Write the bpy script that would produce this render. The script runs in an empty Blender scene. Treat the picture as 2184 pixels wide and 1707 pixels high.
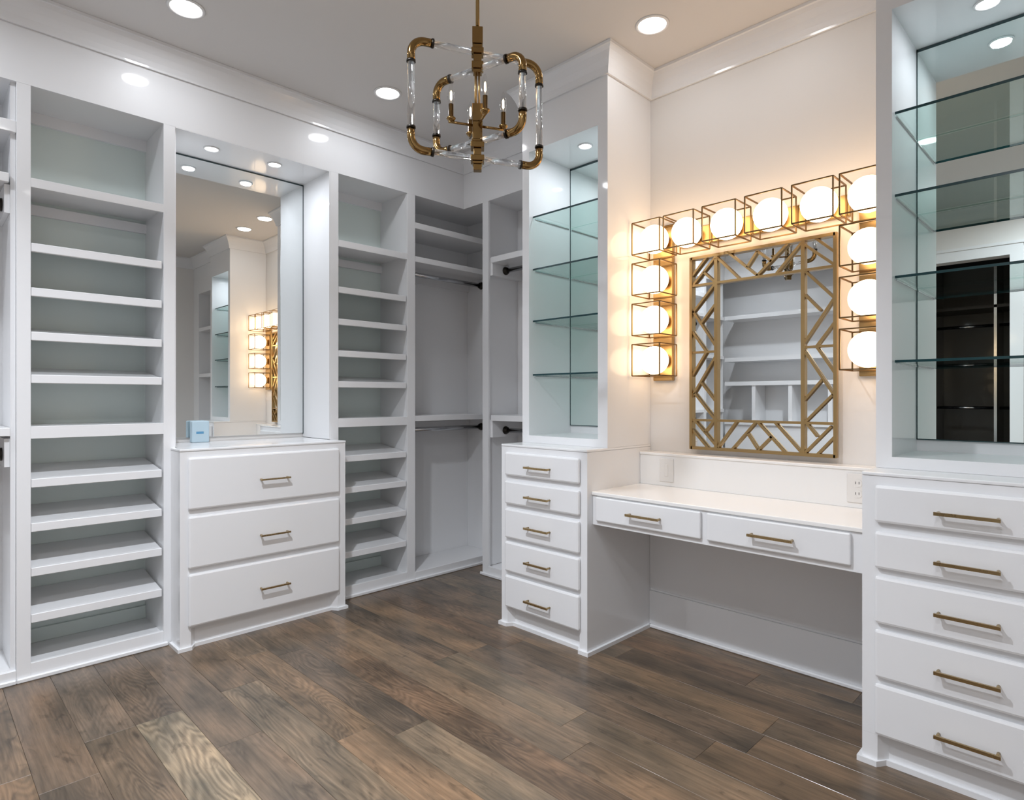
import bpy, bmesh, math, random
from mathutils import Vector, Matrix
random.seed(7)
SC = bpy.context.scene
COL = SC.collection

# ------------------------------------------------------------------ camera, world, exposure
H = 1.2
YAW = 45.16
cam_data = bpy.data.cameras.new('camera')
cam_data.sensor_width = 36.0
cam_data.lens = 1302.0 / 2184.0 * 36.0
cam_data.shift_y = -3.8 / 2184.0
cam_data.clip_start = 0.02
cam = bpy.data.objects.new('camera', cam_data)
COL.objects.link(cam)
cam.location = (0, 0, H)
cam.rotation_euler = (math.radians(90), 0, math.radians(YAW))
SC.camera = cam

world = bpy.data.worlds.new('world')
SC.world = world
world.use_nodes = True
world.node_tree.nodes['Background'].inputs[0].default_value = (0.75, 0.85, 1.0, 1)
world.node_tree.nodes['Background'].inputs[1].default_value = 0.3
SC.view_settings.view_transform = 'Standard'
SC.view_settings.look = 'None'
SC.view_settings.gamma = 1.0
SC.view_settings.use_curve_mapping = False
SC.view_settings.exposure = -0.46

DOWNLIGHT_W = 13.0
DOWNLIGHT_COL = (0.88, 0.925, 1.0)
PUCK_W = 2.2
GLOBE_STRENGTH = 8.6
GLOBE_COL = (1.0, 0.69, 0.42)

# ------------------------------------------------------------------ materials
def new_mat(name):
    m = bpy.data.materials.new(name)
    m.use_nodes = True
    nt = m.node_tree
    return m, nt, nt.nodes['Principled BSDF']

def paint(name, col, rough=0.3, coat=0.0, bump=0.02, scale=60.0):
    m, nt, b = new_mat(name)
    b.inputs['Base Color'].default_value = (*col, 1)
    b.inputs['Roughness'].default_value = rough
    b.inputs['Coat Weight'].default_value = coat
    b.inputs['Coat Roughness'].default_value = 0.05
    g = nt.nodes.new('ShaderNodeNewGeometry')
    n = nt.nodes.new('ShaderNodeTexNoise')
    n.inputs['Scale'].default_value = scale
    n.inputs['Detail'].default_value = 2
    bp = nt.nodes.new('ShaderNodeBump')
    bp.inputs['Strength'].default_value = bump
    bp.inputs['Distance'].default_value = 0.002
    nt.links.new(g.outputs['Position'], n.inputs['Vector'])
    nt.links.new(n.outputs[0], bp.inputs['Height'])
    nt.links.new(bp.outputs[0], b.inputs['Normal'])
    return m

def metal(name, col, rough, var=0.06):
    m, nt, b = new_mat(name)
    b.inputs['Metallic'].default_value = 1.0
    b.inputs['Base Color'].default_value = (*col, 1)
    g = nt.nodes.new('ShaderNodeNewGeometry')
    n = nt.nodes.new('ShaderNodeTexNoise')
    n.inputs['Scale'].default_value = 40
    mr = nt.nodes.new('ShaderNodeMapRange')
    mr.inputs['To Min'].default_value = max(0.02, rough - var)
    mr.inputs['To Max'].default_value = rough + var
    nt.links.new(g.outputs['Position'], n.inputs['Vector'])
    nt.links.new(n.outputs[0], mr.inputs['Value'])
    nt.links.new(mr.outputs[0], b.inputs['Roughness'])
    return m

def emit(name, col, strength):
    m = bpy.data.materials.new(name)
    m.use_nodes = True
    nt = m.node_tree
    nt.nodes.clear()
    e = nt.nodes.new('ShaderNodeEmission')
    e.inputs[0].default_value = (*col, 1)
    e.inputs[1].default_value = strength
    o = nt.nodes.new('ShaderNodeOutputMaterial')
    nt.links.new(e.outputs[0], o.inputs[0])
    return m

def mirror(name, tint):
    m, nt, b = new_mat(name)
    b.inputs['Metallic'].default_value = 1.0
    b.inputs['Base Color'].default_value = (*tint, 1)
    b.inputs['Roughness'].default_value = 0.0
    return m

def thin_glass(name, tint, ior=1.5):
    m = bpy.data.materials.new(name)
    m.use_nodes = True
    nt = m.node_tree
    nt.nodes.clear()
    t = nt.nodes.new('ShaderNodeBsdfTransparent')
    t.inputs[0].default_value = (*tint, 1)
    g = nt.nodes.new('ShaderNodeBsdfGlossy')
    g.inputs['Roughness'].default_value = 0.01
    lw = nt.nodes.new('ShaderNodeLayerWeight')
    lw.inputs['Blend'].default_value = 0.5
    pw = nt.nodes.new('ShaderNodeMath'); pw.operation = 'POWER'; pw.inputs[1].default_value = 4.0
    nt.links.new(lw.outputs['Facing'], pw.inputs[0])
    f = nt.nodes.new('ShaderNodeMath'); f.operation = 'MULTIPLY_ADD'
    f.inputs[1].default_value = 0.75; f.inputs[2].default_value = ((ior - 1) / (ior + 1)) ** 2
    nt.links.new(pw.outputs[0], f.inputs[0])
    mx = nt.nodes.new('ShaderNodeMixShader')
    o = nt.nodes.new('ShaderNodeOutputMaterial')
    nt.links.new(f.outputs[0], mx.inputs[0])
    nt.links.new(t.outputs[0], mx.inputs[1])
    nt.links.new(g.outputs[0], mx.inputs[2])
    nt.links.new(mx.outputs[0], o.inputs[0])
    return m

def acrylic(name):
    m = bpy.data.materials.new(name)
    m.use_nodes = True
    nt = m.node_tree
    nt.nodes.clear()
    g = nt.nodes.new('ShaderNodeBsdfGlass')
    g.inputs['Color'].default_value = (0.97, 0.98, 0.99, 1)
    g.inputs['Roughness'].default_value = 0.02
    g.inputs['IOR'].default_value = 1.45
    t = nt.nodes.new('ShaderNodeBsdfTransparent')
    mx = nt.nodes.new('ShaderNodeMixShader')
    mx.inputs[0].default_value = 0.35
    o = nt.nodes.new('ShaderNodeOutputMaterial')
    nt.links.new(g.outputs[0], mx.inputs[1])
    nt.links.new(t.outputs[0], mx.inputs[2])
    nt.links.new(mx.outputs[0], o.inputs[0])
    return m

def wood_floor():
    m, nt, b = new_mat('oak_floor')
    L = nt.links.new
    N = nt.nodes.new
    g = N('ShaderNodeNewGeometry')
    oi = N('ShaderNodeObjectInfo')
    at = N('ShaderNodeMath'); at.operation = 'MULTIPLY'; at.inputs[1].default_value = 37.0
    L(oi.outputs['Random'], at.inputs[0])
    cb = N('ShaderNodeCombineXYZ')
    L(at.outputs[0], cb.inputs[0]); L(at.outputs[0], cb.inputs[1]); L(at.outputs[0], cb.inputs[2])
    ad = N('ShaderNodeVectorMath'); ad.operation = 'ADD'
    L(g.outputs['Position'], ad.inputs[0]); L(cb.outputs[0], ad.inputs[1])
    # long fine grain
    s1 = N('ShaderNodeVectorMath'); s1.operation = 'MULTIPLY'; s1.inputs[1].default_value = (4.0, 95.0, 1.0)
    L(ad.outputs[0], s1.inputs[0])
    n1 = N('ShaderNodeTexNoise'); n1.inputs['Scale'].default_value = 1.0; n1.inputs['Detail'].default_value = 5; n1.inputs['Roughness'].default_value = 0.65
    L(s1.outputs[0], n1.inputs['Vector'])
    # cathedral figure: bands of a slow, stretched noise field
    s2 = N('ShaderNodeVectorMath'); s2.operation = 'MULTIPLY'; s2.inputs[1].default_value = (1.5, 9.0, 1.0)
    L(ad.outputs[0], s2.inputs[0])
    n2 = N('ShaderNodeTexNoise'); n2.inputs['Scale'].default_value = 1.0; n2.inputs['Detail'].default_value = 1.5; n2.inputs['Roughness'].default_value = 0.4
    L(s2.outputs[0], n2.inputs['Vector'])
    mu = N('ShaderNodeMath'); mu.operation = 'MULTIPLY'; mu.inputs[1].default_value = 150.0
    L(n2.outputs[0], mu.inputs[0])
    si = N('ShaderNodeMath'); si.operation = 'SINE'; L(mu.outputs[0], si.inputs[0])
    mr = N('ShaderNodeMapRange'); mr.inputs['From Min'].default_value = -1; mr.inputs['From Max'].default_value = 1
    L(si.outputs[0], mr.inputs['Value'])
    # blotches
    s3 = N('ShaderNodeVectorMath'); s3.operation = 'MULTIPLY'; s3.inputs[1].default_value = (2.2, 6.0, 1.0)
    L(ad.outputs[0], s3.inputs[0])
    n3 = N('ShaderNodeTexNoise'); n3.inputs['Scale'].default_value = 1.3; n3.inputs['Detail'].default_value = 3
    L(s3.outputs[0], n3.inputs['Vector'])
    # strength of the figure rides on the object colour's alpha
    sep = N('ShaderNodeMath'); sep.operation = 'MULTIPLY'
    L(mr.outputs[0], sep.inputs[0]); L(oi.outputs['Alpha'], sep.inputs[1])
    a1 = N('ShaderNodeMapRange'); a1.inputs['From Min'].default_value = 0.3; a1.inputs['From Max'].default_value = 0.7
    a1.inputs['To Min'].default_value = 0.66; a1.inputs['To Max'].default_value = 1.25
    L(n1.outputs[0], a1.inputs['Value'])
    a2 = N('ShaderNodeMapRange'); a2.inputs['To Min'].default_value = 1.0; a2.inputs['To Max'].default_value = 0.60
    L(sep.outputs[0], a2.inputs['Value'])
    a3 = N('ShaderNodeMapRange'); a3.inputs['From Min'].default_value = 0.3; a3.inputs['From Max'].default_value = 0.7
    a3.inputs['To Min'].default_value = 0.46; a3.inputs['To Max'].default_value = 1.16
    L(n3.outputs[0], a3.inputs['Value'])
    p1 = N('ShaderNodeMath'); p1.operation = 'MULTIPLY'; L(a1.outputs[0], p1.inputs[0]); L(a2.outputs[0], p1.inputs[1])
    p2 = N('ShaderNodeMath'); p2.operation = 'MULTIPLY'; L(p1.outputs[0], p2.inputs[0]); L(a3.outputs[0], p2.inputs[1])
    # dark flecks and knots
    s4 = N('ShaderNodeVectorMath'); s4.operation = 'MULTIPLY'; s4.inputs[1].default_value = (9.0, 26.0, 1.0)
    L(ad.outputs[0], s4.inputs[0])
    n4 = N('ShaderNodeTexNoise'); n4.inputs['Scale'].default_value = 1.0; n4.inputs['Detail'].default_value = 3; n4.inputs['Distortion'].default_value = 1.2
    L(s4.outputs[0], n4.inputs['Vector'])
    a4 = N('ShaderNodeMapRange'); a4.inputs['From Min'].default_value = 0.58; a4.inputs['From Max'].default_value = 0.72
    a4.inputs['To Min'].default_value = 1.0; a4.inputs['To Max'].default_value = 0.62
    L(n4.outputs[0], a4.inputs['Value'])
    p3 = N('ShaderNodeMath'); p3.operation = 'MULTIPLY'; L(p2.outputs[0], p3.inputs[0]); L(a4.outputs[0], p3.inputs[1])
    # tint shift between grey-olive and orange along blotches
    mixc = N('ShaderNodeMix'); mixc.data_type = 'RGBA'
    mixc.inputs[6].default_value = (0.86, 1.0, 1.08, 1); mixc.inputs[7].default_value = (1.16, 0.97, 0.80, 1)
    L(n3.outputs[0], mixc.inputs[0])
    v1 = N('ShaderNodeVectorMath'); v1.operation = 'MULTIPLY'
    L(oi.outputs['Color'], v1.inputs[0]); L(mixc.outputs[2], v1.inputs[1])
    v2 = N('ShaderNodeVectorMath'); v2.operation = 'SCALE'
    L(v1.outputs[0], v2.inputs[0]); L(p3.outputs[0], v2.inputs['Scale'])
    L(v2.outputs[0], b.inputs['Base Color'])
    b.inputs['Roughness'].default_value = 0.38
    b.inputs['Coat Weight'].default_value = 0.22
    b.inputs['Coat Roughness'].default_value = 0.14
    bp = N('ShaderNodeBump'); bp.inputs['Strength'].default_value = 0.12; bp.inputs['Distance'].default_value = 0.002
    L(n1.outputs[0], bp.inputs['Height']); L(bp.outputs[0], b.inputs['Normal'])
    return m

M = {}
M['cab'] = paint('satin_white_cabinet', (0.83, 0.835, 0.845), 0.42, 0.55, 0.015)
M['wall'] = paint('cream_wall_paint', (0.80, 0.78, 0.755), 0.6, 0.0, 0.04)
M['ceil'] = paint('flat_ceiling_paint', (0.72, 0.70, 0.68), 0.8, 0.0, 0.03)
M['cab_back'] = paint('pale_green_white_back', (0.72, 0.81, 0.78), 0.35, 0.2, 0.01)
M['desk'] = paint('desk_top_lacquer', (0.87, 0.86, 0.84), 0.22, 0.3, 0.01)
M['brass'] = metal('satin_brass', (0.47, 0.315, 0.14), 0.30, 0.03)
M['pull'] = metal('champagne_brass', (0.42, 0.31, 0.16), 0.28)
M['antique'] = metal('antique_brass', (0.29, 0.18, 0.07), 0.17, 0.03)
M['bronze'] = metal('dark_bronze_wire', (0.20, 0.125, 0.055), 0.35, 0.03)
M['chrome'] = metal('dark_chrome', (0.55, 0.56, 0.58), 0.16)
M['bracket'] = metal('dark_bracket_metal', (0.045, 0.04, 0.035), 0.35)
M['mirror'] = mirror('mirror_silver', (0.80, 0.885, 0.865))
M['mirror_clear'] = mirror('mirror_silver_clear', (0.84, 0.87, 0.87))
M['mirror_edge'] = paint('mirror_dark_edge', (0.03, 0.06, 0.065), 0.2, 0, 0)
M['glass'] = thin_glass('shelf_glass', (0.88, 0.96, 0.94))
M['glass_edge'] = paint('glass_polished_edge', (0.006, 0.045, 0.052), 0.25, 0.0, 0)
M['acrylic'] = acrylic('clear_acrylic')
M['bulb'] = thin_glass('bulb_glass', (0.97, 0.97, 0.97), 1.3)
M['filament'] = emit('filament_glow', (1.0, 0.72, 0.42), 22.0)
M['globe'] = emit('opal_globe_glow', GLOBE_COL, GLOBE_STRENGTH)
M['lens'] = emit('downlight_lens', (1.0, 0.98, 0.96), 22.0)
M['puck_lens'] = emit('puck_lens', (0.95, 0.97, 1.0), 16.0)
M['trimring'] = paint('white_trim_ring', (0.8, 0.8, 0.8), 0.3, 0, 0)
M['plastic'] = paint('white_plastic', (0.78, 0.76, 0.73), 0.35, 0.1, 0)
M['slot'] = paint('dark_slot', (0.05, 0.05, 0.05), 0.6, 0, 0)
M['bluebox'] = paint('pale_blue_card', (0.48, 0.62, 0.70), 0.5, 0, 0.01)
M['bluemark'] = paint('blue_print', (0.10, 0.30, 0.50), 0.5, 0, 0)
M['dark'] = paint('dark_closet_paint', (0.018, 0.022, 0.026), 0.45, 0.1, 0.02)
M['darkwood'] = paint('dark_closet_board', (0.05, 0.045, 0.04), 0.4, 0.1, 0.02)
M['subfloor'] = paint('dark_joint', (0.03, 0.022, 0.018), 0.8, 0, 0)
M['floor'] = wood_floor()

# ------------------------------------------------------------------ mesh helpers
class MB:
    """collects boxes, tubes and sweeps in world coordinates, then links them as one mesh object"""
    def __init__(self):
        self.bm = bmesh.new()
        self.idx = 0

    def _mark(self, geom):
        for f in geom:
            if isinstance(f, bmesh.types.BMFace):
                f.material_index = self.idx

    def box(self, x0, x1, y0, y1, z0, z1, bev=0.0, seg=1, rot=0.0, pivot=None):
        x0, x1 = sorted((x0, x1)); y0, y1 = sorted((y0, y1)); z0, z1 = sorted((z0, z1))
        t = bmesh.new()
        vs = [t.verts.new((x, y, z)) for x in (x0, x1) for y in (y0, y1) for z in (z0, z1)]
        for q in ((0, 1, 3, 2), (4, 6, 7, 5), (0, 4, 5, 1), (2, 3, 7, 6), (0, 2, 6, 4), (1, 5, 7, 3)):
            t.faces.new([vs[i] for i in q])
        if bev > 0:
            bmesh.ops.bevel(t, geom=list(t.edges), offset=bev, segments=seg, affect='EDGES', profile=0.5)
        if rot:
            p = Vector(pivot) if pivot else Vector(((x0 + x1) / 2, (y0 + y1) / 2, 0))
            for v in t.verts:
                v.co = Matrix.Rotation(rot, 3, 'Z') @ (v.co - p) + p
        self._merge(t)
        return self

    def _merge(self, t):
        bmesh.ops.recalc_face_normals(t, faces=list(t.faces))
        mp = {v: self.bm.verts.new(v.co) for v in t.verts}
        for f in t.faces:
            nf = self.bm.faces.new([mp[v] for v in f.verts])
            nf.smooth = f.smooth
            nf.material_index = self.idx
        t.free()

    def prism(self, pts, axis, a0, a1):
        """polygon pts in the plane normal to axis, extruded a0..a1"""
        t = bmesh.new()
        def mk(p, a):
            if axis == 'x': return (a, p[0], p[1])
            if axis == 'y': return (p[0], a, p[1])
            return (p[0], p[1], a)
        A = [t.verts.new(mk(p, a0)) for p in pts]
        B = [t.verts.new(mk(p, a1)) for p in pts]
        n = len(pts)
        t.faces.new(A); t.faces.new(B[::-1])
        for i in range(n):
            t.faces.new((A[i], B[i], B[(i + 1) % n], A[(i + 1) % n]))
        self._merge(t)
        return self

    def tube(self, path, r, n=12, caps=True, smooth=True, closed=False):
        t = bmesh.new()
        P = [Vector(p) for p in path]
        rings = []
        m = len(P)
        up = None
        for i, p in enumerate(P):
            if closed:
                d = (P[(i + 1) % m] - P[i - 1]).normalized()
            else:
                d = (P[min(i + 1, m - 1)] - P[max(i - 1, 0)]).normalized()
            if up is None:
                up = Vector((0, 0, 1)) if abs(d.z) < 0.9 else Vector((1, 0, 0))
            s = d.cross(up)
            if s.length < 1e-5:
                s = d.orthogonal()
            s.normalize()
            u = s.cross(d).normalized()
            up = u
            rr = r[i] if isinstance(r, (list, tuple)) else r
            rings.append([t.verts.new(p + (s * math.cos(2 * math.pi * k / n) + u * math.sin(2 * math.pi * k / n)) * rr) for k in range(n)])
        rng = range(m) if closed else range(m - 1)
        for i in rng:
            a, b = rings[i], rings[(i + 1) % m]
            for k in range(n):
                f = t.faces.new((a[k], a[(k + 1) % n], b[(k + 1) % n], b[k]))
                f.smooth = smooth
        if caps and not closed:
            t.faces.new(rings[0][::-1]); t.faces.new(rings[-1])
        self._merge(t)
        return self

    def lathe(self, prof, c, n=24, smooth=True, axis='z'):
        """prof: (radius, height) pairs round the axis through c"""
        t = bmesh.new()
        rings = []
        def pt(r, h, a):
            u, v = r * math.cos(a), r * math.sin(a)
            if axis == 'z': return (c[0] + u, c[1] + v, c[2] + h)
            if axis == 'y': return (c[0] + u, c[1] + h, c[2] + v)
            return (c[0] + h, c[1] + u, c[2] + v)
        for r, h in prof:
            if r < 1e-6:
                rings.append([t.verts.new(pt(0, h, 0))])
            else:
                rings.append([t.verts.new(pt(r, h, 2 * math.pi * k / n)) for k in range(n)])
        for a, b in zip(rings, rings[1:]):
            for k in range(n):
                k2 = (k + 1) % n
                if len(a) == 1 and len(b) == 1: continue
                if len(a) == 1: f = t.faces.new((a[0], b[k2], b[k]))
                elif len(b) == 1: f = t.faces.new((a[k], a[k2], b[0]))
                else: f = t.faces.new((a[k], a[k2], b[k2], b[k]))
                f.smooth = smooth
        self._merge(t)
        return self

    def bar(self, p0, p1, w, d=None):
        """rectangular bar between two points; w across, d in depth"""
        d = d or w
        p0, p1 = Vector(p0), Vector(p1)
        dr = (p1 - p0).normalized()
        up = Vector((0, 1, 0)) if abs(dr.y) < 0.9 else Vector((0, 0, 1))
        s = dr.cross(up).normalized(); u = s.cross(dr).normalized()
        t = bmesh.new()
        A = [t.verts.new(p + s * a * w / 2 + u * b * d / 2) for p in (p0, p1) for a, b in ((-1, -1), (1, -1), (1, 1), (-1, 1))]
        for q in ((0, 1, 2, 3), (7, 6, 5, 4), (0, 4, 5, 1), (1, 5, 6, 2), (2, 6, 7, 3), (3, 7, 4, 0)):
            t.faces.new([A[i] for i in q])
        self._merge(t)
        return self

    def build(self, name, mats, parent=None):
        if not isinstance(mats, (list, tuple)):
            mats = [mats]
        off = Vector((0, 0, 0))
        q = parent
        while q is not None:
            off += Vector(q.location); q = q.parent
        co = [v.co.copy() for v in self.bm.verts]
        lo = Vector((min(c.x for c in co), min(c.y for c in co), min(c.z for c in co)))
        hi = Vector((max(c.x for c in co), max(c.y for c in co), max(c.z for c in co)))
        base = Vector(((lo.x + hi.x) / 2, (lo.y + hi.y) / 2, lo.z))
        for v in self.bm.verts:
            v.co -= base
        me = bpy.data.meshes.new(name)
        self.bm.to_mesh(me); self.bm.free()
        for m in mats: me.materials.append(m)
        o = bpy.data.objects.new(name, me)
        COL.objects.link(o)
        if parent is not None:
            o.parent = parent
        o.location = base - off
        return o

def thing(name, label, cat, loc, group=None):
    o = bpy.data.objects.new(name, None)
    o.empty_display_size = 0.05
    COL.objects.link(o)
    o.location = loc
    o['label'] = label; o['category'] = cat
    if group: o['group'] = group
    return o

def tag(o, label, cat, group=None):
    o['label'] = label; o['category'] = cat
    if group: o['group'] = group
    return o

def struct(o):
    o['kind'] = 'structure'
    return o

# ------------------------------------------------------------------ setting out (metres)
XA = -3.285      # face plane of the closet run on the left
XBK = -3.600     # back of the left closets
YB = 2.790       # wall behind the vanity and face of the corner closet
YBK = 3.095      # back of the corner closet
ZH = 2.531       # underside of the header
ZC = 2.893       # ceiling
YN = -1.20       # wall behind the camera
XR = 0.80        # wall right of the camera
TL0, TL1 = -2.342, -1.768   # left tower
TR0, TR1 = -0.617, -0.043   # right tower
YL = 2.252       # front of tower drawers
YU = 2.410       # front of tower display cases
ZT = 0.958       # tower counter

# ---- floor
fl = MB().box(-3.75, 1.0, -3.0, 3.25, -0.12, -0.009).build('floor', M['subfloor'])
struct(fl)
W = 0.157
y = 0.600 - W * 12
palette = [(0.255, 0.175, 0.113), (0.225, 0.160, 0.110), (0.280, 0.190, 0.118), (0.205, 0.150, 0.106),
           (0.262, 0.190, 0.128), (0.285, 0.195, 0.124), (0.215, 0.162, 0.118), (0.240, 0.157, 0.100), (0.256, 0.196, 0.136)]
row = 0
while y < 3.1:
    rr = random.Random(row * 13 + 5)
    cuts = [-3.32 if y < 2.7 else -3.6]
    if row == 12:
        cuts = [-3.32, -2.56, -1.30]
    x = cuts[-1] + rr.uniform(0.4, 1.3)
    while x < XR - 0.25:
        cuts.append(x); x += rr.uniform(0.75, 1.65)
    cuts.append(XR)
    cuts.sort()
    last = None
    for a, b in zip(cuts, cuts[1:]):
        if b - a < 0.05: continue
        p = MB().box(a + 0.0003, b - 0.0003, y + 0.0003, y + W - 0.0003, -0.012, 0.0, 0.0008).build('floor_plank', M['floor'], fl)
        c = rr.choice([k for k in palette if k != last]); last = c
        k = rr.uniform(0.68, 0.92)
        al = rr.choice([0.15, 0.25, 0.4, 0.7])
        if row == 12 and abs(a + 2.56) < 0.01:
            c = (0.42, 0.33, 0.225); al = 0.95
        p.color = (c[0] * k, c[1] * k, c[2] * k, al)
    y += W; row += 1

# ---- ceiling and walls
struct(MB().box(-3.75, 1.0, -1.45, 3.25, ZC, ZC + 0.1).build('ceiling', M['ceil']))
struct(MB().box(-3.75, -3.625, -1.6, 3.25, 0, ZC).build('wall_left', M['wall']))
struct(MB().box(TL0 + 0.002, XR, YB, 3.2, 0, ZC).box(-3.62, TL0 + 0.002, YBK + 0.02, 3.2, 0, ZC).build('wall_back', M['wall']))
struct(MB().box(XR, XR + 0.12, -1.6, 3.25, 0, ZC).build('wall_right', M['wall']))
DX0, DX1, DZ = -1.50, -0.70, 2.43
wf = MB().box(-1.66, DX0, YN - 0.12, YN, 0, ZC).box(DX1, XR, YN - 0.12, YN, 0, ZC).box(DX0, DX1, YN - 0.12, YN, DZ, ZC)
wf.box(-3.625, -1.66, YN - 0.42, YN - 0.32, 0, ZC)
struct(wf.build('wall_front', M['wall']))
# dark dressing room beyond the doorway
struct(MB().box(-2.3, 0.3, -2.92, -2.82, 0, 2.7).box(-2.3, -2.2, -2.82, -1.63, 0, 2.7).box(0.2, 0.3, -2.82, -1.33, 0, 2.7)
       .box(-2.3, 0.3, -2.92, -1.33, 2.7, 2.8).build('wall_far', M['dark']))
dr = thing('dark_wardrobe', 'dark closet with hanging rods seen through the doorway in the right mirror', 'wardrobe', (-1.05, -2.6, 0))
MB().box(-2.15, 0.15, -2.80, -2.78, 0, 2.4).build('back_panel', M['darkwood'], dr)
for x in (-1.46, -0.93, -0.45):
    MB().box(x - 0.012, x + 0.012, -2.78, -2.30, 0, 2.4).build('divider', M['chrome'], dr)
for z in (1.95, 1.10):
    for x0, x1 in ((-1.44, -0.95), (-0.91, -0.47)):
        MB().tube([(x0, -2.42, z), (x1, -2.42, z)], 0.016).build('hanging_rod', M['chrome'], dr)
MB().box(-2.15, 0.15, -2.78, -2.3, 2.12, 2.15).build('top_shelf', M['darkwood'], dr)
# door casing
cs = MB().box(DX0 - 0.09, DX0, YN, YN + 0.02, 0, DZ + 0.09).box(DX1, DX1 + 0.09, YN, YN + 0.02, 0, DZ + 0.09).box(DX0, DX1, YN, YN + 0.02, DZ, DZ + 0.09)
cs.box(DX0 - 0.11, DX1 + 0.11, YN, YN + 0.03, DZ + 0.09, DZ + 0.115)
struct(cs.build('door_1', M['cab']))

# ---- header over the closets (fascia)
hd = MB()
hd.box(-3.624, XA, -1.2, YBK + 0.018, ZH, ZC - 0.0005)
struct(hd.build('trim_1', M['cab']))
struct(MB().box(XA, TL0, YB, YBK + 0.018, ZH, ZC - 0.0005).build('trim_2', M['cab']))

def sweep_profile(path, prof, name, mat):
    """path: plan points with the room on the right-hand side; prof: (projection, z)"""
    P = [Vector((p[0], p[1])) for p in path]
    nrm = []
    for a, b in zip(P, P[1:]):
        d = (b - a).normalized(); nrm.append(Vector((d.y, -d.x)))
    offs = []
    for i in range(len(P)):
        if i == 0: offs.append(nrm[0])
        elif i == len(P) - 1: offs.append(nrm[-1])
        else:
            s = nrm[i - 1] + nrm[i]
            offs.append(s / (1 + nrm[i - 1].dot(nrm[i])))
    mb = MB()
    t = bmesh.new()
    rings = [[t.verts.new((P[i].x + offs[i].x * p, P[i].y + offs[i].y * p, z)) for p, z in prof] for i in range(len(P))]
    n = len(prof)
    for a, b in zip(rings, rings[1:]):
        for k in range(n):
            t.faces.new((a[k], a[(k + 1) % n], b[(k + 1) % n], b[k]))
    t.faces.new(rings[0]); t.faces.new(rings[-1][::-1])
    mb._merge(t)
    return struct(mb.build(name, mat))

zb = 2.768
crown = [(0.0005, zb), (0.011, zb), (0.012, zb + 0.010), (0.018, zb + 0.034), (0.029, zb + 0.064), (0.044, zb + 0.093), (0.055, zb + 0.108), (0.062, zb + 0.111), (0.062, ZC - 0.0006), (0.0005, ZC - 0.0006)]
sweep_profile([(XA, YN), (XA, YB), (TL0, YB), (TL0, YU), (TL1, YU), (TL1, YB), (TR0, YB), (TR0, YU), (TR1, YU), (TR1, 2.5), (XR, 2.5), (XR, YN), (XA, YN)], crown, 'trim_3', M['cab'])

# ------------------------------------------------------------------ closet pieces
SW = 0.050  # stile width

def shoe_strip(mb, x0, x1, y0, y1):
    mb.box(x0, x1, y0, y1, 0, 0.018, 0.004)

def sloped_shelf(parent, y0, y1, zt, xf=XA + 0.000, xb=XBK + 0.004, rise=0.040):
    """shoe shelf: board that falls to the front with a taller nosing"""
    mb = MB()
    mb.prism([(xf - 0.02, zt - 0.017), (xf - 0.02, zt - 0.001), (xb, zt + rise), (xb, zt + rise - 0.016)], 'y', y0, y1)
    s = mb.build('shelf', M['cab'], parent)
    MB().box(xf - 0.020, xf - 0.001, y0 - 0.001, y1 + 0.001, zt - 0.036, zt + 0.001, 0.002).build('nosing', M['cab'], s)
    return s

def carcass_A(parent, y0, y1, back_x=XBK, back_mat='cab'):
    """sides, back, plinth of a tall unit on the left wall between stile lines y0..y1"""
    MB().box(back_x - 0.016, back_x, y0 - 0.01, y1 + 0.01, 0, ZH).build('back_panel', M[back_mat], parent)
    MB().box(back_x, XA - 0.019, y0 - 0.018, y0, 0.06, ZH).build('side_panel', M['cab'], parent)
    MB().box(back_x, XA - 0.019, y1, y1 + 0.018, 0.06, ZH).build('side_panel', M['cab'], parent)
    MB().box(back_x, XA - 0.019, y0 - 0.018, y1 + 0.018, 0.0, 0.060).build('plinth', M['cab'], parent)

def stile(parent, y0, y1, z0=0.0, z1=ZH):
    return MB().box(XA - 0.019, XA, y0, y1, z0, z1, 0.001).build('stile', M['cab'], parent)

def rail_A(parent, y0, y1, z0, z1):
    return MB().box(XA - 0.019, XA, y0, y1, z0, z1, 0.001).build('rail', M['cab'], parent)

def shoe_unit(y0, y1, sl, sr, label):
    u = thing('shoe_shelf_unit', label, 'shelving', ((XA + XBK) / 2, (y0 + y1) / 2, 0))
    carcass_A(u, y0, y1, back_mat='cab_back')
    for a, b in (sl, sr):
        stile(u, a, b)
    rail_A(u, y0, y1, 0.0, 0.072)
    MB().box(XA, XA + 0.014, sl[0] if sl[0] < 1 else 1.7995, sr[1] if sr[1] > 1 else 0.9060, 0, 0.02, 0.004).build('shoe_moulding', M['cab'], u)
    for z0, z1 in ((2.100, 2.139), (1.027, 1.080)):
        s = MB().box(XBK, XA - 0.019, y0, y1, z1 - 0.02, z1).build('fixed_shelf', M['cab'], u)
        MB().box(XA - 0.019, XA, y0, y1, z0, z1, 0.001).build('rail', M['cab'], s)
    for zt in (1.862, 1.672, 1.483, 1.300, 0.854, 0.665, 0.475, 0.277):
        sloped_shelf(u, y0 + 0.002, y1 - 0.008, zt)
    MB().box(XBK, XBK + 0.018, y0, y1, 2.478, ZH).build('top_cleat', M['cab'], u)
    MB().box(XBK, XBK + 0.018, y0, y1, 2.052, 2.100).build('top_cleat', M['cab'], u)
    MB().box(XBK, XBK + 0.014, y0, y1, 0.06, 0.125, 0.002).build('back_skirting', M['cab_back'], u)
    return u

shoe_unit(0.380, 0.888, (0.332, 0.380), (0.888, 0.940), 'tall white shoe shelf unit left of the mirror niche, ten shelves')
shoe_unit(1.819, 2.309, (1.765, 1.819), (2.309, 2.372), 'tall white shoe shelf unit between the mirror niche and the corner closet')

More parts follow.
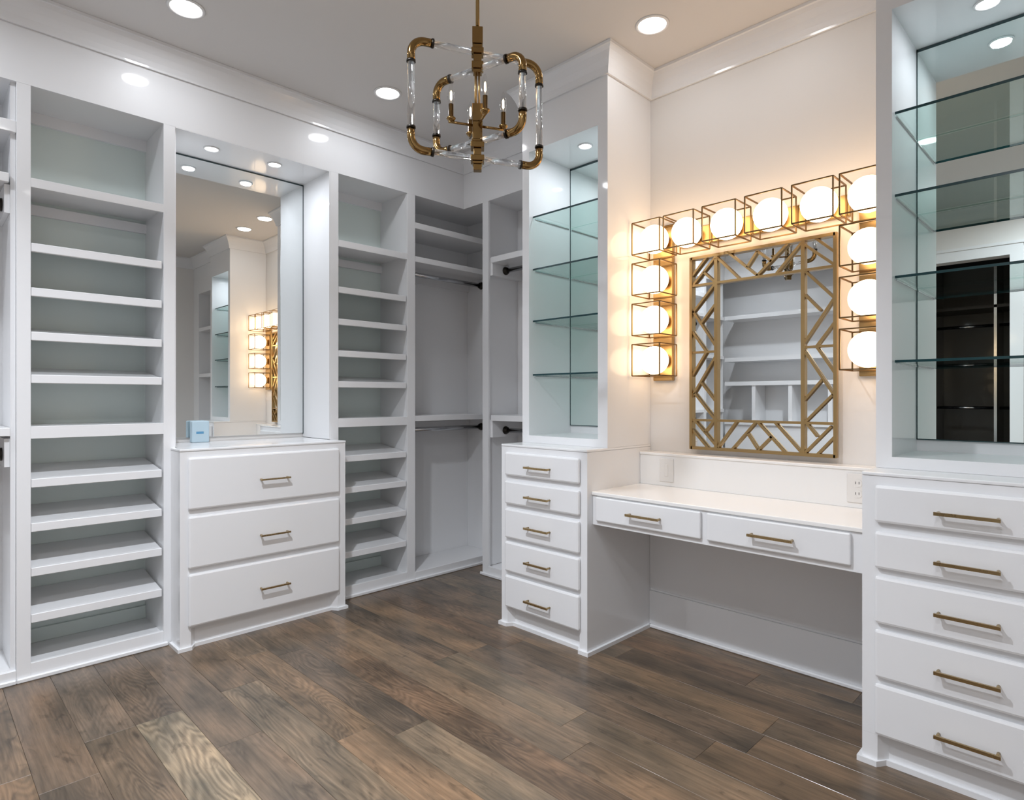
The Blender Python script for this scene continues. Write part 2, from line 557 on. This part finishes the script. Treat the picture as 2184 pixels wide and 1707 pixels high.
def rod(parent, path_y0, path_y1, x, z, axis='y'):
    if axis == 'y':
        p0, p1 = (x, path_y0 + 0.004, z), (x, path_y1 - 0.004, z)
        e = [(x, path_y0, z), (x, path_y1, z)]
    else:
        p0, p1 = (path_y0 + 0.004, x, z), (path_y1 - 0.004, x, z)
        e = [(path_y0, x, z), (path_y1, x, z)]
    r = MB().tube([p0, p1], 0.0155, 16).build('hanging_rod', M['chrome'], parent)
    for q, sgn in zip(e, (1, -1)):
        ax = axis
        MB().lathe([(0, 0), (0.028, 0), (0.028, 0.006 * sgn), (0.021, 0.012 * sgn), (0.021, 0.022 * sgn), (0, 0.022 * sgn)], q, 16, True, ax).build('rod_socket', M['bracket'], r)

# far left hanging closet
u = thing('hanging_closet', 'white hanging closet with rods, cut by the left edge of the photo', 'closet', ((XA + XBK) / 2, -0.2, 0))
yl0, yl1 = -0.72, 0.332
carcass_A(u, yl0, yl1 - 0.0185)
stile(u, yl0 - 0.05, yl0)
rail_A(u, yl0, yl1 - 0.0005, 0.0, 0.055)
MB().box(XA, XA + 0.014, yl0 - 0.05, yl1 - 0.0005, 0, 0.02, 0.004).build('shoe_moulding', M['cab'], u)
MB().box(XBK, XA, yl0, yl1 - 0.0005, 2.315, 2.365, 0.002).build('shelf', M['cab'], u)
MB().box(XBK, XA - 0.004, yl0, yl1 - 0.024, 2.103, 2.142, 0.002).build('shelf', M['cab'], u)
MB().box(XBK, XA - 0.004, yl0, yl1 - 0.0195, 1.041, 1.076, 0.002).build('shelf', M['cab'], u)
for zc in (2.0, 0.93):
    MB().box(XBK, XA - 0.03, yl1 - 0.037, yl1 - 0.019, zc - 0.02, zc + 0.10).build('cleat', M['cab'], u)
    rod(u, yl0, yl1 - 0.037, -3.40, zc + 0.03)

# second closet further left behind the frame so the run goes on
u = thing('hanging_closet', 'white closet at the near end of the left wall, outside the photo', 'closet', ((XA + XBK) / 2, -1.0, 0))
carcass_A(u, -1.19, -0.79)
for z0 in (2.10, 1.65, 1.04, 0.55):
    MB().box(XBK, XA, -1.19, -0.79, z0, z0 + 0.038, 0.002).build('shelf', M['cab'], u)
rail_A(u, -1.2, -0.77, 0, 0.055)

# ---- mirror niche above the dresser
n = thing('mirror_niche', 'white niche over the three-drawer dresser holding a tall mirror', 'niche', ((XA + XBK) / 2, 1.35, 0.96))
MB().box(-3.622, XA - 0.02, 0.941, 0.948, 0.96, ZH).build('side_panel', M['cab'], n)
MB().box(-3.622, XA - 0.001, 1.760, 1.7645, 0.96, ZH).build('side_panel', M['cab'], n)
MB().box(-3.622, XA, 0.941, 1.7645, ZH - 0.004, ZH - 0.0005).build('soffit_panel', M['cab'], n)
mi = MB().box(-3.618, -3.612, 0.952, 1.756, 0.985, ZH - 0.012).build('mirror', M['mirror_clear'], n)
MB().box(-3.618, -3.6105, 1.7555, 1.7595, 0.98, ZH - 0.006).box(-3.618, -3.6105, 0.949, 1.7595, ZH - 0.0125, ZH - 0.006).build('mirror_edge', M['mirror_edge'], mi)

def pull(parent, p0, p1, out, r=0.0045, proj=0.028):
    """bar pull between p0 and p1, standing off along out"""
    p0, p1, out = Vector(p0), Vector(p1), Vector(out)
    d = (p1 - p0).normalized()
    a, b = p0 + out * proj, p1 + out * proj
    mb = MB()
    mb.bar(a - d * 0.004, b + d * 0.004, 0.010, 0.008)
    for q in (p0 + d * 0.004, p1 - d * 0.004):
        mb.tube([q, q + out * (proj - 0.003)], 0.0048, 10)
    return mb.build('handle', M['pull'], parent)

def plan_foot_A(y0, y1, front, back, fw, ch, rec):
    return [(back, y0), (front, y0), (front, y0 + fw), (front - rec, y0 + fw + ch), (front - rec, y1 - fw - ch), (front, y1 - fw), (front, y1), (back, y1)]

# ---- dresser
XD = -3.147
d = thing('dresser', 'white three-drawer dresser with brass pulls standing under the tall mirror niche', 'dresser', (-3.35, 1.35, 0))
dy0, dy1 = 0.920, 1.785
MB().prism([(XD, 0.10), (XD, ZT - 0.012), (XA + 0.0005, ZT - 0.012), (XA + 0.0005, 0.0005), (XD - 0.05, 0.0005), (XD - 0.05, 0.10)], 'y', dy0, dy1).build('body', M['cab'], d)
MB().prism(plan_foot_A(dy0, dy1, XD, XD - 0.0495, 0.048, 0.028, 0.034), 'z', 0.0, 0.0998).build('base', M['cab'], d)
sm = MB()
sm.prism(plan_foot_A(dy0 - 0.012, dy1 + 0.012, XD + 0.012, XA + 0.015, 0.062, 0.024, 0.034), 'z', 0.0, 0.016)
sm.build('shoe_moulding', M['cab'], d)
MB().box(XA + 0.0005, XD + 0.004, dy0 - 0.002, dy1 + 0.002, ZT - 0.0115, ZT, 0.003, 2).box(-3.622, XA + 0.0005, 0.949, 1.7595, ZT - 0.0115, ZT).build('countertop', M['cab'], d)
for z0, z1, zh in ((0.668, 0.917, 0.784), (0.388, 0.637, 0.498), (0.112, 0.362, 0.226)):
    w = MB().box(XD + 0.0005, XD + 0.020, 0.953, 1.740, z0, z1, 0.009, 2).build('drawer', M['cab'], d)
    pull(w, (XD + 0.02, 1.290, zh), (XD + 0.02, 1.436, zh), (1, 0, 0))

# small pale blue box at the back of the dresser
b = thing('small_box', 'small pale blue box standing on the dresser in front of the mirror', 'box', (-3.5, 1.13, ZT))
MB().box(-3.600, -3.560, 1.100, 1.190, ZT + 0.0002, ZT + 0.118, 0.006, 2).build('carton', M['bluebox'], b)
MB().box(-3.5599, -3.5592, 1.122, 1.160, ZT + 0.048, ZT + 0.060).build('printed_mark', M['bluemark'], b)

# ---- corner hanging closet on the left run
u = thing('corner_closet', 'white double-hang closet in the room corner with two top shelves', 'closet', ((XA + XBK) / 2, 2.73, 0))
MB().box(XBK - 0.016, XBK, 2.3725, YBK - 0.0005, 0, ZH).build('back_panel', M['cab'], u)
MB().box(XBK, XA - 0.019, 2.3722, 2.376, 0.0605, ZH).build('side_panel', M['cab'], u)
MB().box(XBK, XA, 2.3725, YBK - 0.001, 0.0, 0.060, 0.002).build('plinth', M['cab'], u)
MB().box(XA, XA + 0.014, 2.3725, YBK - 0.01, 0, 0.02, 0.004).build('shoe_moulding', M['cab'], u)
MB().box(XBK, XA - 0.001, 2.3725, YBK - 0.001, 2.315, 2.355, 0.002).build('shelf', M['cab'], u)
MB().box(XBK, XA - 0.004, 2.3735, YBK - 0.001, 2.097, 2.134, 0.002).build('shelf', M['cab'], u)
MB().box(XBK, XA - 0.004, 2.3725, YBK - 0.001, 1.048, 1.085, 0.002).build('shelf', M['cab'], u)
for zc in (2.05, 0.985):
    rod(u, 2.3725, YBK - 0.001, -3.44, zc)
    MB().box(XBK, XBK + 0.018, 2.3725, YBK - 0.001, zc - 0.03, zc + 0.046).build('cleat', M['cab'], u)

# ---- closet on the back wall, left of the tower
u = thing('side_closet', 'narrow white hanging closet between the corner and the left drawer tower', 'closet', (-2.7, 2.95, 0))
MB().box(XBK - 0.016, -2.35, YBK, YBK + 0.016, 0, ZH).build('back_panel', M['cab'], u)
MB().box(-3.091, -3.032, YB, YB + 0.019, 0, ZH, 0.001).build('stile', M['cab'], u)
MB().box(-3.075, -3.057, YB + 0.019, YBK - 0.001, 0.06, ZH).build('side_panel', M['cab'], u)
MB().box(-3.032, -2.345, YB, YB + 0.019, 0.0, 0.065).build('rail', M['cab'], u)
MB().box(-3.057, -2.345, YB + 0.0195, YBK - 0.001, 0.0, 0.058).build('plinth', M['cab'], u)
MB().box(-3.105, -2.345, YB - 0.014, YB, 0, 0.02, 0.004).build('shoe_moulding', M['cab'], u)
MB().box(-3.012, -2.345, YB + 0.004, YBK - 0.001, 2.110, 2.149, 0.002).build('shelf', M['cab'], u)
MB().box(-3.012, -2.345, YB + 0.004, YBK - 0.001, 1.048, 1.086, 0.002).build('shelf', M['cab'], u)
for z in (2.08, 0.985):
    MB().box(-3.0565, -3.010, YB + 0.02, YBK - 0.001, z - 0.05, z + 0.069).build('cleat', M['cab'], u)
    rod(u, -3.0095, -2.36, 2.93, z - 0.005, 'x')

# ------------------------------------------------------------------ drawer towers
def tower(x0, x1, label_low, label_up, side):
    c = (x0 + x1) / 2
    t = thing('drawer_cabinet', label_low, 'cabinet', (c, 2.5, 0))
    MB().prism([(YL, 0.10), (YL, ZT - 0.012), (YB - 0.001, ZT - 0.012), (YB - 0.001, 0.0005), (YL + 0.05, 0.0005), (YL + 0.05, 0.10)], 'x', x0, x1).build('body', M['cab'], t)
    fw, ch, rec = 0.045, 0.025, 0.032
    def plan(a, b, fr, bk, fw, ch, rec):
        return [(a, bk), (a, fr), (a + fw, fr), (a + fw + ch, fr + rec), (b - fw - ch, fr + rec), (b - fw, fr), (b, fr), (b, bk)]
    MB().prism(plan(x0, x1, YL, YL + 0.0495, fw, ch, rec), 'z', 0, 0.0998).build('base', M['cab'], t)
    MB().prism(plan(x0 - 0.013, x1 + 0.013, YL - 0.013, YB - 0.0155, fw + 0.013, ch - 0.004, rec), 'z', 0, 0.018).build('shoe_moulding', M['cab'], t)
    MB().box(x0 - 0.001, x1 + 0.001, YL - 0.003, YB - 0.001, ZT - 0.0115, ZT, 0.003, 2).build('countertop', M['cab'], t)
    for z0, z1, zh in ((0.797, 0.918, 0.851), (0.648, 0.768, 0.701), (0.470, 0.623, 0.545), (0.294, 0.450, 0.370), (0.108, 0.274, 0.177)):
        w = MB().box(x0 + 0.040, x1 - 0.037, YL - 0.020, YL - 0.0005, z0, z1, 0.009, 2).build('drawer', M['cab'], t)
        pull(w, (c - 0.076, YL - 0.02, zh), (c + 0.076, YL - 0.02, zh), (0, -1, 0))
    # display case
    ux = thing('display_cabinet', label_up, 'cabinet', (c, 2.6, ZT))
    ox0, ox1, oz0, oz1 = x0 + 0.050, x1 - 0.058, 0.998, 2.540
    if side == 'R':
        ox0, ox1 = x0 + 0.049, x1 - 0.049
    yb = 2.770
    MB().box(x0, ox0, YU, YB - 0.001, ZT + 0.0005, ZC - 0.0005).build('side_panel', M['cab'], ux)
    MB().box(ox1, x1, YU, YB - 0.001, ZT + 0.0005, ZC - 0.0005).build('side_panel', M['cab'], ux)
    MB().box(ox0, ox1, YU, YB - 0.001, oz1, ZC - 0.0005).build('header', M['cab'], ux)
    MB().box(ox0, ox1, YU, YB - 0.001, ZT + 0.0005, oz0).build('bottom_rail', M['cab'], ux)
    MB().box(ox0, ox1, yb - 0.004, YB - 0.001, oz0, oz1).build('back_panel', M['cab'], ux)
    mm = MB().box(ox0 + 0.004, ox1 - 0.004, yb - 0.012, yb - 0.0045, 1.045, oz1 - 0.012).build('mirror', M['mirror'], ux)
    e = MB()
    e.box(ox0 + 0.0005, ox0 + 0.004, yb - 0.013, yb - 0.0045, 1.041, oz1 - 0.002).box(ox0 + 0.0005, ox1 - 0.0005, yb - 0.013, yb - 0.0045, oz1 - 0.012, oz1 - 0.002)
    e.box(ox1 - 0.004, ox1 - 0.0005, yb - 0.013, yb - 0.0045, 1.041, oz1 - 0.002).box(ox0 + 0.0005, ox1 - 0.0005, yb - 0.013, yb - 0.0045, 1.041, 1.045)
    e.build('mirror_edge', M['mirror_edge'], mm)
    for z in (2.195, 1.908, 1.625, 1.332):
        g0, g1, f0, f1 = ox0 + 0.002, ox1 - 0.002, YU + 0.030, yb - 0.016
        mb = MB()
        mb.box(g0, g1, f0 + 0.001, f1, z - 0.008, z)
        s = mb.build('glass_shelf', M['glass'], ux)
        MB().box(g0, g1, f0 - 0.001, f0 + 0.001, z - 0.0085, z + 0.0003).build('front_edge', M['glass_edge'], s)
        for gx in (ox0, ox1):
            sx = 1 if gx == ox0 else -1
            MB().box(gx + sx * 0.0001, gx + sx * 0.004, f0 + 0.02, f1 - 0.01, z - 0.013, z - 0.0085).build('shelf_support', M['chrome'], s)
    return ux

tower(TL0, TL1, 'white five-drawer cabinet left of the vanity desk', 'tall white display cabinet with glass shelves left of the vanity wall', 'L')
tower(TR0, TR1, 'white five-drawer cabinet right of the vanity desk at the photo edge', 'tall white display cabinet with glass shelves at the right photo edge', 'R')

# closet right of the right tower (seen in the niche mirror)
u = thing('tall_cupboard', 'white open cupboard right of the right tower, seen only in the niche mirror', 'cupboard', (0.4, 2.65, 0))
MB().box(TR1 + 0.014, 0.05, 2.5, YB - 0.001, 0, ZC - 0.0005).box(0.62, XR - 0.0005, 2.5, YB - 0.001, 0, ZC - 0.0005).box(0.05, 0.62, 2.5, YB - 0.001, 2.45, ZC - 0.0005).build('body', M['cab'], u)
for z in (0.05, 0.9, 1.45, 2.0):
    MB().box(0.05, 0.62, 2.505, YB - 0.001, z, z + 0.04).build('shelf', M['cab'], u)

# ------------------------------------------------------------------ wall behind the camera: open shelving
u = thing('open_shelving', 'wide white open shelving seen in the gold framed mirror', 'shelving', (-2.4, YN - 0.15, 0))
sx0, sx1 = XA + 0.0005, -1.66
MB().box(XA - 0.3, sx1, YN - 0.319, YN - 0.305, 0, ZC - 0.001).build('back_panel', M['cab'], u)
MB().box(sx1 - 0.02, sx1 - 0.0005, YN - 0.304, YN, 0, ZC - 0.001).build('side_panel', M['cab'], u)
MB().box(sx0, sx1 - 0.0205, YN - 0.02, YN, ZH, ZC - 0.001).build('header', M['cab'], u)
MB().box(sx1 - 0.09, sx1 - 0.0205, YN - 0.02, YN, 0, ZH).build('stile', M['cab'], u)
for z in (2.10, 1.62, 1.345, 0.90):
    MB().box(sx0, sx1 - 0.0205, YN - 0.304, YN - (0.0 if z > 2 or z < 1 else 0.01), z, z + 0.045).build('shelf', M['cab'], u)
for x in (-2.95, -2.55, -2.15):
    MB().box(x - 0.02, x + 0.02, YN - 0.30, YN - 0.02, 0.945, 1.345).build('divider', M['cab'], u)
MB().box(sx0, sx1 - 0.0205, YN - 0.3, YN - 0.02, 0.0, 0.899).build('cupboard_front', M['cab'], u)

# ------------------------------------------------------------------ vanity
VX0, VX1 = TL1 + 0.001, TR0 - 0.001
v = thing('vanity_desk', 'white built-in vanity desk with two drawers between the drawer cabinets', 'desk', ((VX0 + VX1) / 2, 2.5, 0))
MB().box(VX0, VX1, 2.284, YB - 0.001, 0.746, 0.762, 0.003, 2).build('desktop', M['desk'], v)
MB().box(VX0, VX1, 2.292, 2.312, 0.606, 0.7455, 0.002).build('apron', M['cab'], v)
MB().box(VX0, VX1, 2.3125, YB - 0.002, 0.640, 0.652).build('underside_panel', M['cab'], v)
for (a, bb), (h0, h1) in (((-1.740, -1.212), (-1.551, -1.393)), ((-1.186, -0.660), (-1.003, -0.846))):
    w = MB().box(a, bb, 2.276, 2.2915, 0.630, 0.740, 0.005, 2).build('drawer', M['cab'], v)
    pull(w, (h0, 2.276, 0.685), (h1, 2.276, 0.685), (0, -1, 0))
MB().box(VX0, VX1, YB - 0.009, YB - 0.001, 0.204, 0.6395).build('knee_panel', M['cab'], v)
bs = thing('ledge_box', 'raised white ledge along the back of the vanity desk under the gold mirror', 'ledge', ((VX0 + VX1) / 2, 2.73, 0.762))
MB().box(VX0, VX1, 2.690, YB - 0.001, 0.7625, 0.912).build('front_board', M['desk'], bs)
MB().box(VX0, VX1, 2.684, YB - 0.001, 0.9125, 0.925, 0.002).build('ledge_top', M['desk'], bs)

def outlet(cx, kind, label):
    o = thing('wall_outlet' if kind == 'o' else 'wall_switch', label, 'outlet' if kind == 'o' else 'switch', (cx, 2.689, 0.84))
    w = 0.078
    p = MB().box(cx - w / 2, cx + w / 2, 2.6845, 2.6895, 0.783, 0.900, 0.002).build('cover_plate', M['plastic'], o)
    if kind == 's':
        MB().box(cx - 0.010, cx + 0.010, 2.682, 2.6845, 0.812, 0.872, 0.001).build('rocker', M['plastic'], o)
    else:
        for z in (0.862, 0.820):
            r = MB().lathe([(0, 0), (0.0165, 0), (0.0165, 0.002), (0, 0.002)], (cx, 2.6825, z), 20, False, 'y').build('socket', M['plastic'], o)
            MB().box(cx - 0.007, cx - 0.005, 2.6818, 2.6824, z - 0.004, z + 0.006).box(cx + 0.005, cx + 0.007, 2.6818, 2.6824, z - 0.004, z + 0.006).build('slots', M['slot'], r)
outlet(-1.612, 's', 'white rocker switch plate at the left end of the desk ledge')
outlet(-0.752, 'o', 'white power outlet at the right end of the desk ledge')

# skirting under the desk
struct(MB().box(VX0, VX1, YB - 0.014, YB - 0.0005, 0, 0.190).box(VX0, VX1, YB - 0.010, YB - 0.0005, 0.190, 0.203, 0.003).box(VX0, VX1, YB - 0.028, YB - 0.014, 0, 0.018, 0.004).build('baseboard_back', M['cab']))
struct(MB().box(XR - 0.014, XR - 0.0005, YN, 2.5, 0, 0.2).build('baseboard_right', M['cab']))
struct(MB().box(DX1 + 0.09, XR - 0.015, YN, YN + 0.014, 0, 0.2).build('baseboard_front', M['cab']))

# ------------------------------------------------------------------ gold lattice mirror
g = thing('framed_mirror', 'rectangular mirror with a gold geometric lattice border above the desk ledge', 'mirror', (-1.185, 2.77, 0.953))
YM = 2.765
mx0, mx1, mz0, mz1 = -1.516, -0.856, 0.956, 1.888
MB().box(mx0 + 0.004, mx1 - 0.004, YM + 0.005, YM + 0.012, mz0 + 0.004, mz1 - 0.004).build('mirror_glass', M['mirror_clear'], g)
MB().box(mx0 + 0.01, mx1 - 0.01, YM + 0.0125, YB - 0.001, mz0 + 0.01, mz1 - 0.01).build('backing_board', M['slot'], g)
def fbar(a, b_, c, e, w=0.012, d=0.014):
    return MB().bar((a, YM - 0.003, b_), (c, YM - 0.003, e), w, d).build('frame_bar', M['brass'], g)
fbar(mx0, mz0 - 0.006, mx0, mz1 + 0.006, 0.014, 0.02); fbar(mx1, mz0 - 0.006, mx1, mz1 + 0.006, 0.014, 0.02)
fbar(mx0, mz0, mx1, mz0, 0.014, 0.02); fbar(mx0, mz1, mx1, mz1, 0.014, 0.02)
fbar(-1.386, mz0, -1.386, mz1, 0.016, 0.016); fbar(-0.986, mz0, -0.986, mz1, 0.016, 0.016)
fbar(mx0, 1.754, mx1, 1.754, 0.011, 0.015); fbar(mx0, 1.093, mx1, 1.093, 0.011, 0.015)
fbar(mx0, 1.425, -1.386, 1.425, 0.010, 0.013); fbar(-0.986, 1.421, mx1, 1.421, 0.010, 0.013)
SEG = [(-1.508, 1.622, -1.388, 1.754), (-1.462, 1.569, -1.388, 1.655), (-1.508, 1.63, -1.388, 1.45), (-1.512, 1.531, -1.436, 1.425), (-1.436, 1.425, -1.512, 1.309),
       (-1.388, 1.403, -1.512, 1.208), (-1.462, 1.275, -1.388, 1.184), (-1.500, 1.226, -1.388, 1.093), (-1.436, 1.884, -1.512, 1.803), (-1.388, 1.880, -1.505, 1.760),
       (-1.451, 1.815, -1.392, 1.758), (-1.383, 1.876, -1.271, 1.758), (-1.322, 1.885, -1.184, 1.758), (-1.190, 1.758, -1.048, 1.885), (-1.235, 1.806, -1.187, 1.872),
       (-1.187, 1.872, -1.122, 1.815), (-1.100, 1.758, -0.990, 1.878), (-0.982, 1.866, -0.858, 1.757), (-0.935, 1.884, -0.858, 1.812), (-0.980, 1.752, -0.862, 1.622),
       (-0.984, 1.654, -0.914, 1.573), (-0.858, 1.624, -0.984, 1.435), (-0.858, 1.520, -0.931, 1.422), (-0.931, 1.420, -0.858, 1.305), (-0.984, 1.410, -0.860, 1.210),
       (-0.908, 1.280, -0.982, 1.190), (-0.866, 1.216, -0.984, 1.090), (-1.512, 1.047, -1.429, 0.960), (-1.497, 1.090, -1.388, 0.974), (-1.399, 1.090, -1.444, 1.036),
       (-1.285, 1.090, -1.376, 0.966), (-1.194, 1.090, -1.306, 0.960), (-1.184, 1.090, -1.063, 0.960), (-1.231, 1.036, -1.184, 0.966), (-1.121, 1.028, -1.184, 0.962),
       (-1.106, 1.090, -0.993, 0.964), (-0.872, 1.082, -0.982, 0.960), (-0.858, 1.040, -0.928, 0.960), (-0.970, 1.090, -0.928, 1.036)]
for s in SEG:
    fbar(*s, w=0.0105, d=0.0125)

# ------------------------------------------------------------------ globe sconces
CS = 0.158
def sconce(centres, plate, label):
    cx = sum(c[0] for c in centres) / len(centres); cz = sum(c[1] for c in centres) / len(centres)
    s = thing('globe_sconce', label, 'wall light', (cx, YB, cz), 'gold cage globe lights around the mirror')
    bp = MB().box(plate[0], plate[1], YB - 0.024, YB - 0.0005, plate[2], plate[3], 0.003, 2).build('backplate', M['brass'], s)
    yc = 2.676
    for (x, z) in centres:
        h = CS / 2
        mb = MB()
        P = [(x + a * h, yc + b_ * h, z + c * h) for a in (-1, 1) for b_ in (-1, 1) for c in (-1, 1)]
        for i in range(8):
            for j in range(i + 1, 8):
                if sum(abs(P[i][k] - P[j][k]) > 1e-6 for k in range(3)) == 1:
                    mb.bar(P[i], P[j], 0.0052)
        cg = mb.build('wire_cage', M['bronze'], s)
        cup = MB().lathe([(0, 0.012), (0.030, 0.012), (0.036, 0.0), (0.038, -0.018), (0.034, -0.018), (0.030, 0.004), (0, 0.004)], (x, YB - 0.037, z), 20, True, 'y').build('globe_cup', M['brass'], s)
        R = 0.0715
        gl = MB().lathe([(R * math.sin(math.pi * k / 16) if 0 < k < 16 else 0, -R * math.cos(math.pi * k / 16)) for k in range(17)], (x, yc, z), 28, True, 'y').build('glass_globe', M['globe'], s)
    return s
zs = [2.000, 1.797, 1.594, 1.391]
sconce([(-1.675, z) for z in zs], (-1.738, -1.626, 1.290, 2.085), 'column of four gold cage globe lights left of the mirror')
sconce([(x, 2.000) for x in (-1.496, -1.294, -1.093, -0.894)], (-1.585, -0.805, 1.955, 2.045), 'horizontal row of four gold cage globe lights above the mirror')
sconce([(-0.712, z) for z in zs], (-0.770, -0.658, 1.290, 2.085), 'column of four gold cage globe lights right of the mirror')

# ------------------------------------------------------------------ chandelier
CX, CY = -1.573, 1.397
zz = lambda py: H + (849.7 - py) * 2.1 / 1302.0
ch = thing('chandelier', 'brass chandelier of two nested clear acrylic square frames with candle bulbs', 'chandelier', (CX, CY, ZC))
MB().tube([(CX, CY, 2.45), (CX, CY, ZC - 0.02)], 0.0065, 10).build('stem', M['antique'], ch)
MB().lathe([(0, 0), (0.062, 0), (0.062, -0.008), (0.05, -0.022), (0.012, -0.026), (0, -0.026)], (CX, CY, ZC - 0.0005), 28).build('canopy', M['antique'], ch)
A_OUT, A_IN = math.radians(65.6), math.radians(12.6)
def blk(py0, py1, w, ang=math.radians(48.4)):
    h = w / 2
    MB().box(CX - h, CX + h, CY - h, CY + h, zz(py1), zz(py0), 0.0012, 1, ang, (CX, CY, 0)).build('column_block', M['antique'], ch)
for a, b_, w in ((62, 97, .036), (97.5, 106.5, .028), (107, 118, .042), (118.5, 135, .028), (135.5, 150, .040), (150.5, 158, .03), (225, 262, .036), (262.5, 300, .033), (300.5, 306, .040), (306.5, 318, .046), (318.5, 334, .026), (334.5, 346, .046), (346.5, 352, .034), (352.5, 365, .028)):
    blk(a, b_, w)
for sx, sy in ((0.008, 0.0), (-0.012, 0.004), (0.004, -0.013)):
    MB().tube([(CX + sx, CY + sy, zz(226)), (CX + sx, CY + sy, zz(157))], 0.0035, 8).build('column_rod', M['brass'], ch)

def sq_frame(ang, hw, hh, zc, R=0.045, leg=0.030, t=0.013):
    ux, uy = math.cos(ang), math.sin(ang)
    def P(a, z): return (CX + ux * a, CY + uy * a, zc + z)
    for sx in (-1, 1):
        for sz in (-1, 1):
            pts = [P(sx * (hw), sz * (hh - R - leg))]
            for k in range(9):
                q = math.pi / 2 * k / 8
                pts.append(P(sx * (hw - R + R * math.cos(q)), sz * (hh - R + R * math.sin(q))))
            pts.append(P(sx * (hw - R - leg), sz * hh))
            e = MB().tube(pts, t + 0.0006, 14).build('brass_elbow', M['antique'], ch)
            for q0, q1 in ((pts[0], pts[1]), (pts[-1], pts[-2])):
                d0 = (Vector(q1) - Vector(q0)).normalized()
                MB().tube([Vector(q0) - d0 * 0.001, Vector(q0) + d0 * 0.006], t + 0.0026, 14).build('collar', M['bracket'], e)
    for sx in (-1, 1):
        MB().tube([P(sx * hw, -(hh - R - leg)), P(sx * hw, hh - R - leg)], t - 0.001, 14).build('acrylic_rod', M['acrylic'], ch)
    for sz in (-1, 1):
        for sx in (-1, 1):
            MB().tube([P(sx * 0.018, sz * hh), P(sx * (hw - R - leg), sz * hh)], t - 0.002, 14).build('acrylic_rod', M['acrylic'], ch)
sq_frame(A_OUT, 0.230, 0.182, 2.207)
sq_frame(A_IN, 0.182, 0.125, 2.207, 0.040, 0.026)
for k in range(4):
    a = math.radians(244 + 90 * k)
    ux, uy = math.cos(a), math.sin(a)
    zr = 2.137
    arm = MB().tube([(CX + ux * 0.012, CY + uy * 0.012, zr), (CX + ux * 0.102, CY + uy * 0.102, zr)], 0.0045, 8).build('arm', M['antique'], ch)
    bx, by = CX + ux * 0.093, CY + uy * 0.093
    MB().lathe([(0, 0.0), (0.006, 0.0), (0.016, 0.010), (0.016, 0.014), (0.0085, 0.016), (0.0085, 0.060), (0, 0.060)], (bx, by, zr), 14).build('candle_sleeve', M['antique'], arm)
    MB().lathe([(0, 0.060), (0.007, 0.061), (0.011, 0.075), (0.0125, 0.088), (0.010, 0.106), (0.005, 0.126), (0, 0.134)], (bx, by, zr), 14).build('candle_bulb', M['bulb'], arm)
    MB().lathe([(0, 0.072), (0.0035, 0.078), (0.003, 0.102), (0, 0.108)], (bx, by, zr), 8).build('filament', M['filament'], arm)

# ------------------------------------------------------------------ recessed lights
def area(name, loc, power, size, col, parent, spread=165):
    l = bpy.data.lights.new(name, 'AREA')
    l.shape = 'DISK'; l.size = size; l.energy = power; l.color = col
    l.spread = math.radians(spread)
    o = bpy.data.objects.new(name, l)
    COL.objects.link(o)
    o.parent = parent
    o.location = loc
    return o

def downlight(x, y, z, r, power, label, mat, grp, spread=178):
    t = thing('recessed_light', label, 'ceiling light', (x, y, z), grp)
    MB().lathe([(r * 0.80, -0.001), (r * 0.84, -0.006), (r * 0.98, -0.005), (r, -0.0005), (r * 0.80, -0.0005)], (x, y, z), 32).build('trim_ring', M['trimring'], t)
    MB().lathe([(0, -0.0015), (r * 0.82, -0.0015), (r * 0.82, -0.0008), (0, -0.0008)], (x, y, z), 32, False).build('lens', mat, t)
    area('lamp', (0, 0, -0.010), power, r * 1.5, DOWNLIGHT_COL, t, spread)
GR = 'recessed ceiling lights'
downlight(-2.873, 0.864, ZC, 0.076, DOWNLIGHT_W * 0.27, 'round recessed ceiling light above the left shoe shelves', M['lens'], GR)
downlight(-2.885, 1.897, ZC, 0.076, DOWNLIGHT_W * 0.27, 'round recessed ceiling light just left of the chandelier', M['lens'], GR)
downlight(-1.513, 2.400, ZC, 0.076, DOWNLIGHT_W * 0.06, 'round recessed ceiling light in front of the vanity wall crown', M['lens'], GR)
for i, (x, y) in enumerate(((-1.02, 2.40), (-2.87, -0.35), (-1.60, 0.40), (-0.22, 0.75), (-0.30, -0.50))):  # all but the first are unseen fill lamps added to brighten fronts and floor
    downlight(x, y, ZC, 0.076, DOWNLIGHT_W * (0.06, 1.2, 5.0, 0.6, 2.0)[i], ('round recessed ceiling light in front of the gold mirror, seen second in the niche mirror', 'added fill light, out of view, over the near end of the left closets', 'added fill light, out of view, brightening the open floor and the dresser front', 'added fill light, out of view, in front of the right drawer cabinet', 'added fill light, out of view, behind and right of the camera')[i], M['lens'], GR, (160, 165, 128, 125, 165)[i])
PG = 'small puck lights in the cabinet soffits'
downlight(-3.425, 1.155, ZH - 0.004, 0.040, PUCK_W, 'left puck light in the mirror niche soffit', M['puck_lens'], PG)
downlight(-3.405, 1.487, ZH - 0.004, 0.040, PUCK_W, 'right puck light in the mirror niche soffit', M['puck_lens'], PG)
downlight(-2.023, 2.560, 2.540, 0.040, PUCK_W, 'puck light in the top of the left display cabinet', M['puck_lens'], PG)
downlight(-0.330, 2.600, 2.540, 0.040, PUCK_W, 'puck light in the top of the right display cabinet', M['puck_lens'], PG)

# smoke alarm beyond the doorway
sa = thing('smoke_alarm', 'small white ceiling alarm in the dark closet, seen in the right mirror', 'alarm', (-0.86, -1.8, 2.70))
MB().lathe([(0, -0.0005), (0.06, -0.0005), (0.058, -0.02), (0.045, -0.032), (0.03, -0.034), (0.028, -0.045), (0, -0.047)], (-0.86, -1.8, 2.70), 24).build('alarm_body', M['plastic'], sa)
bpy.context.view_layer.update()
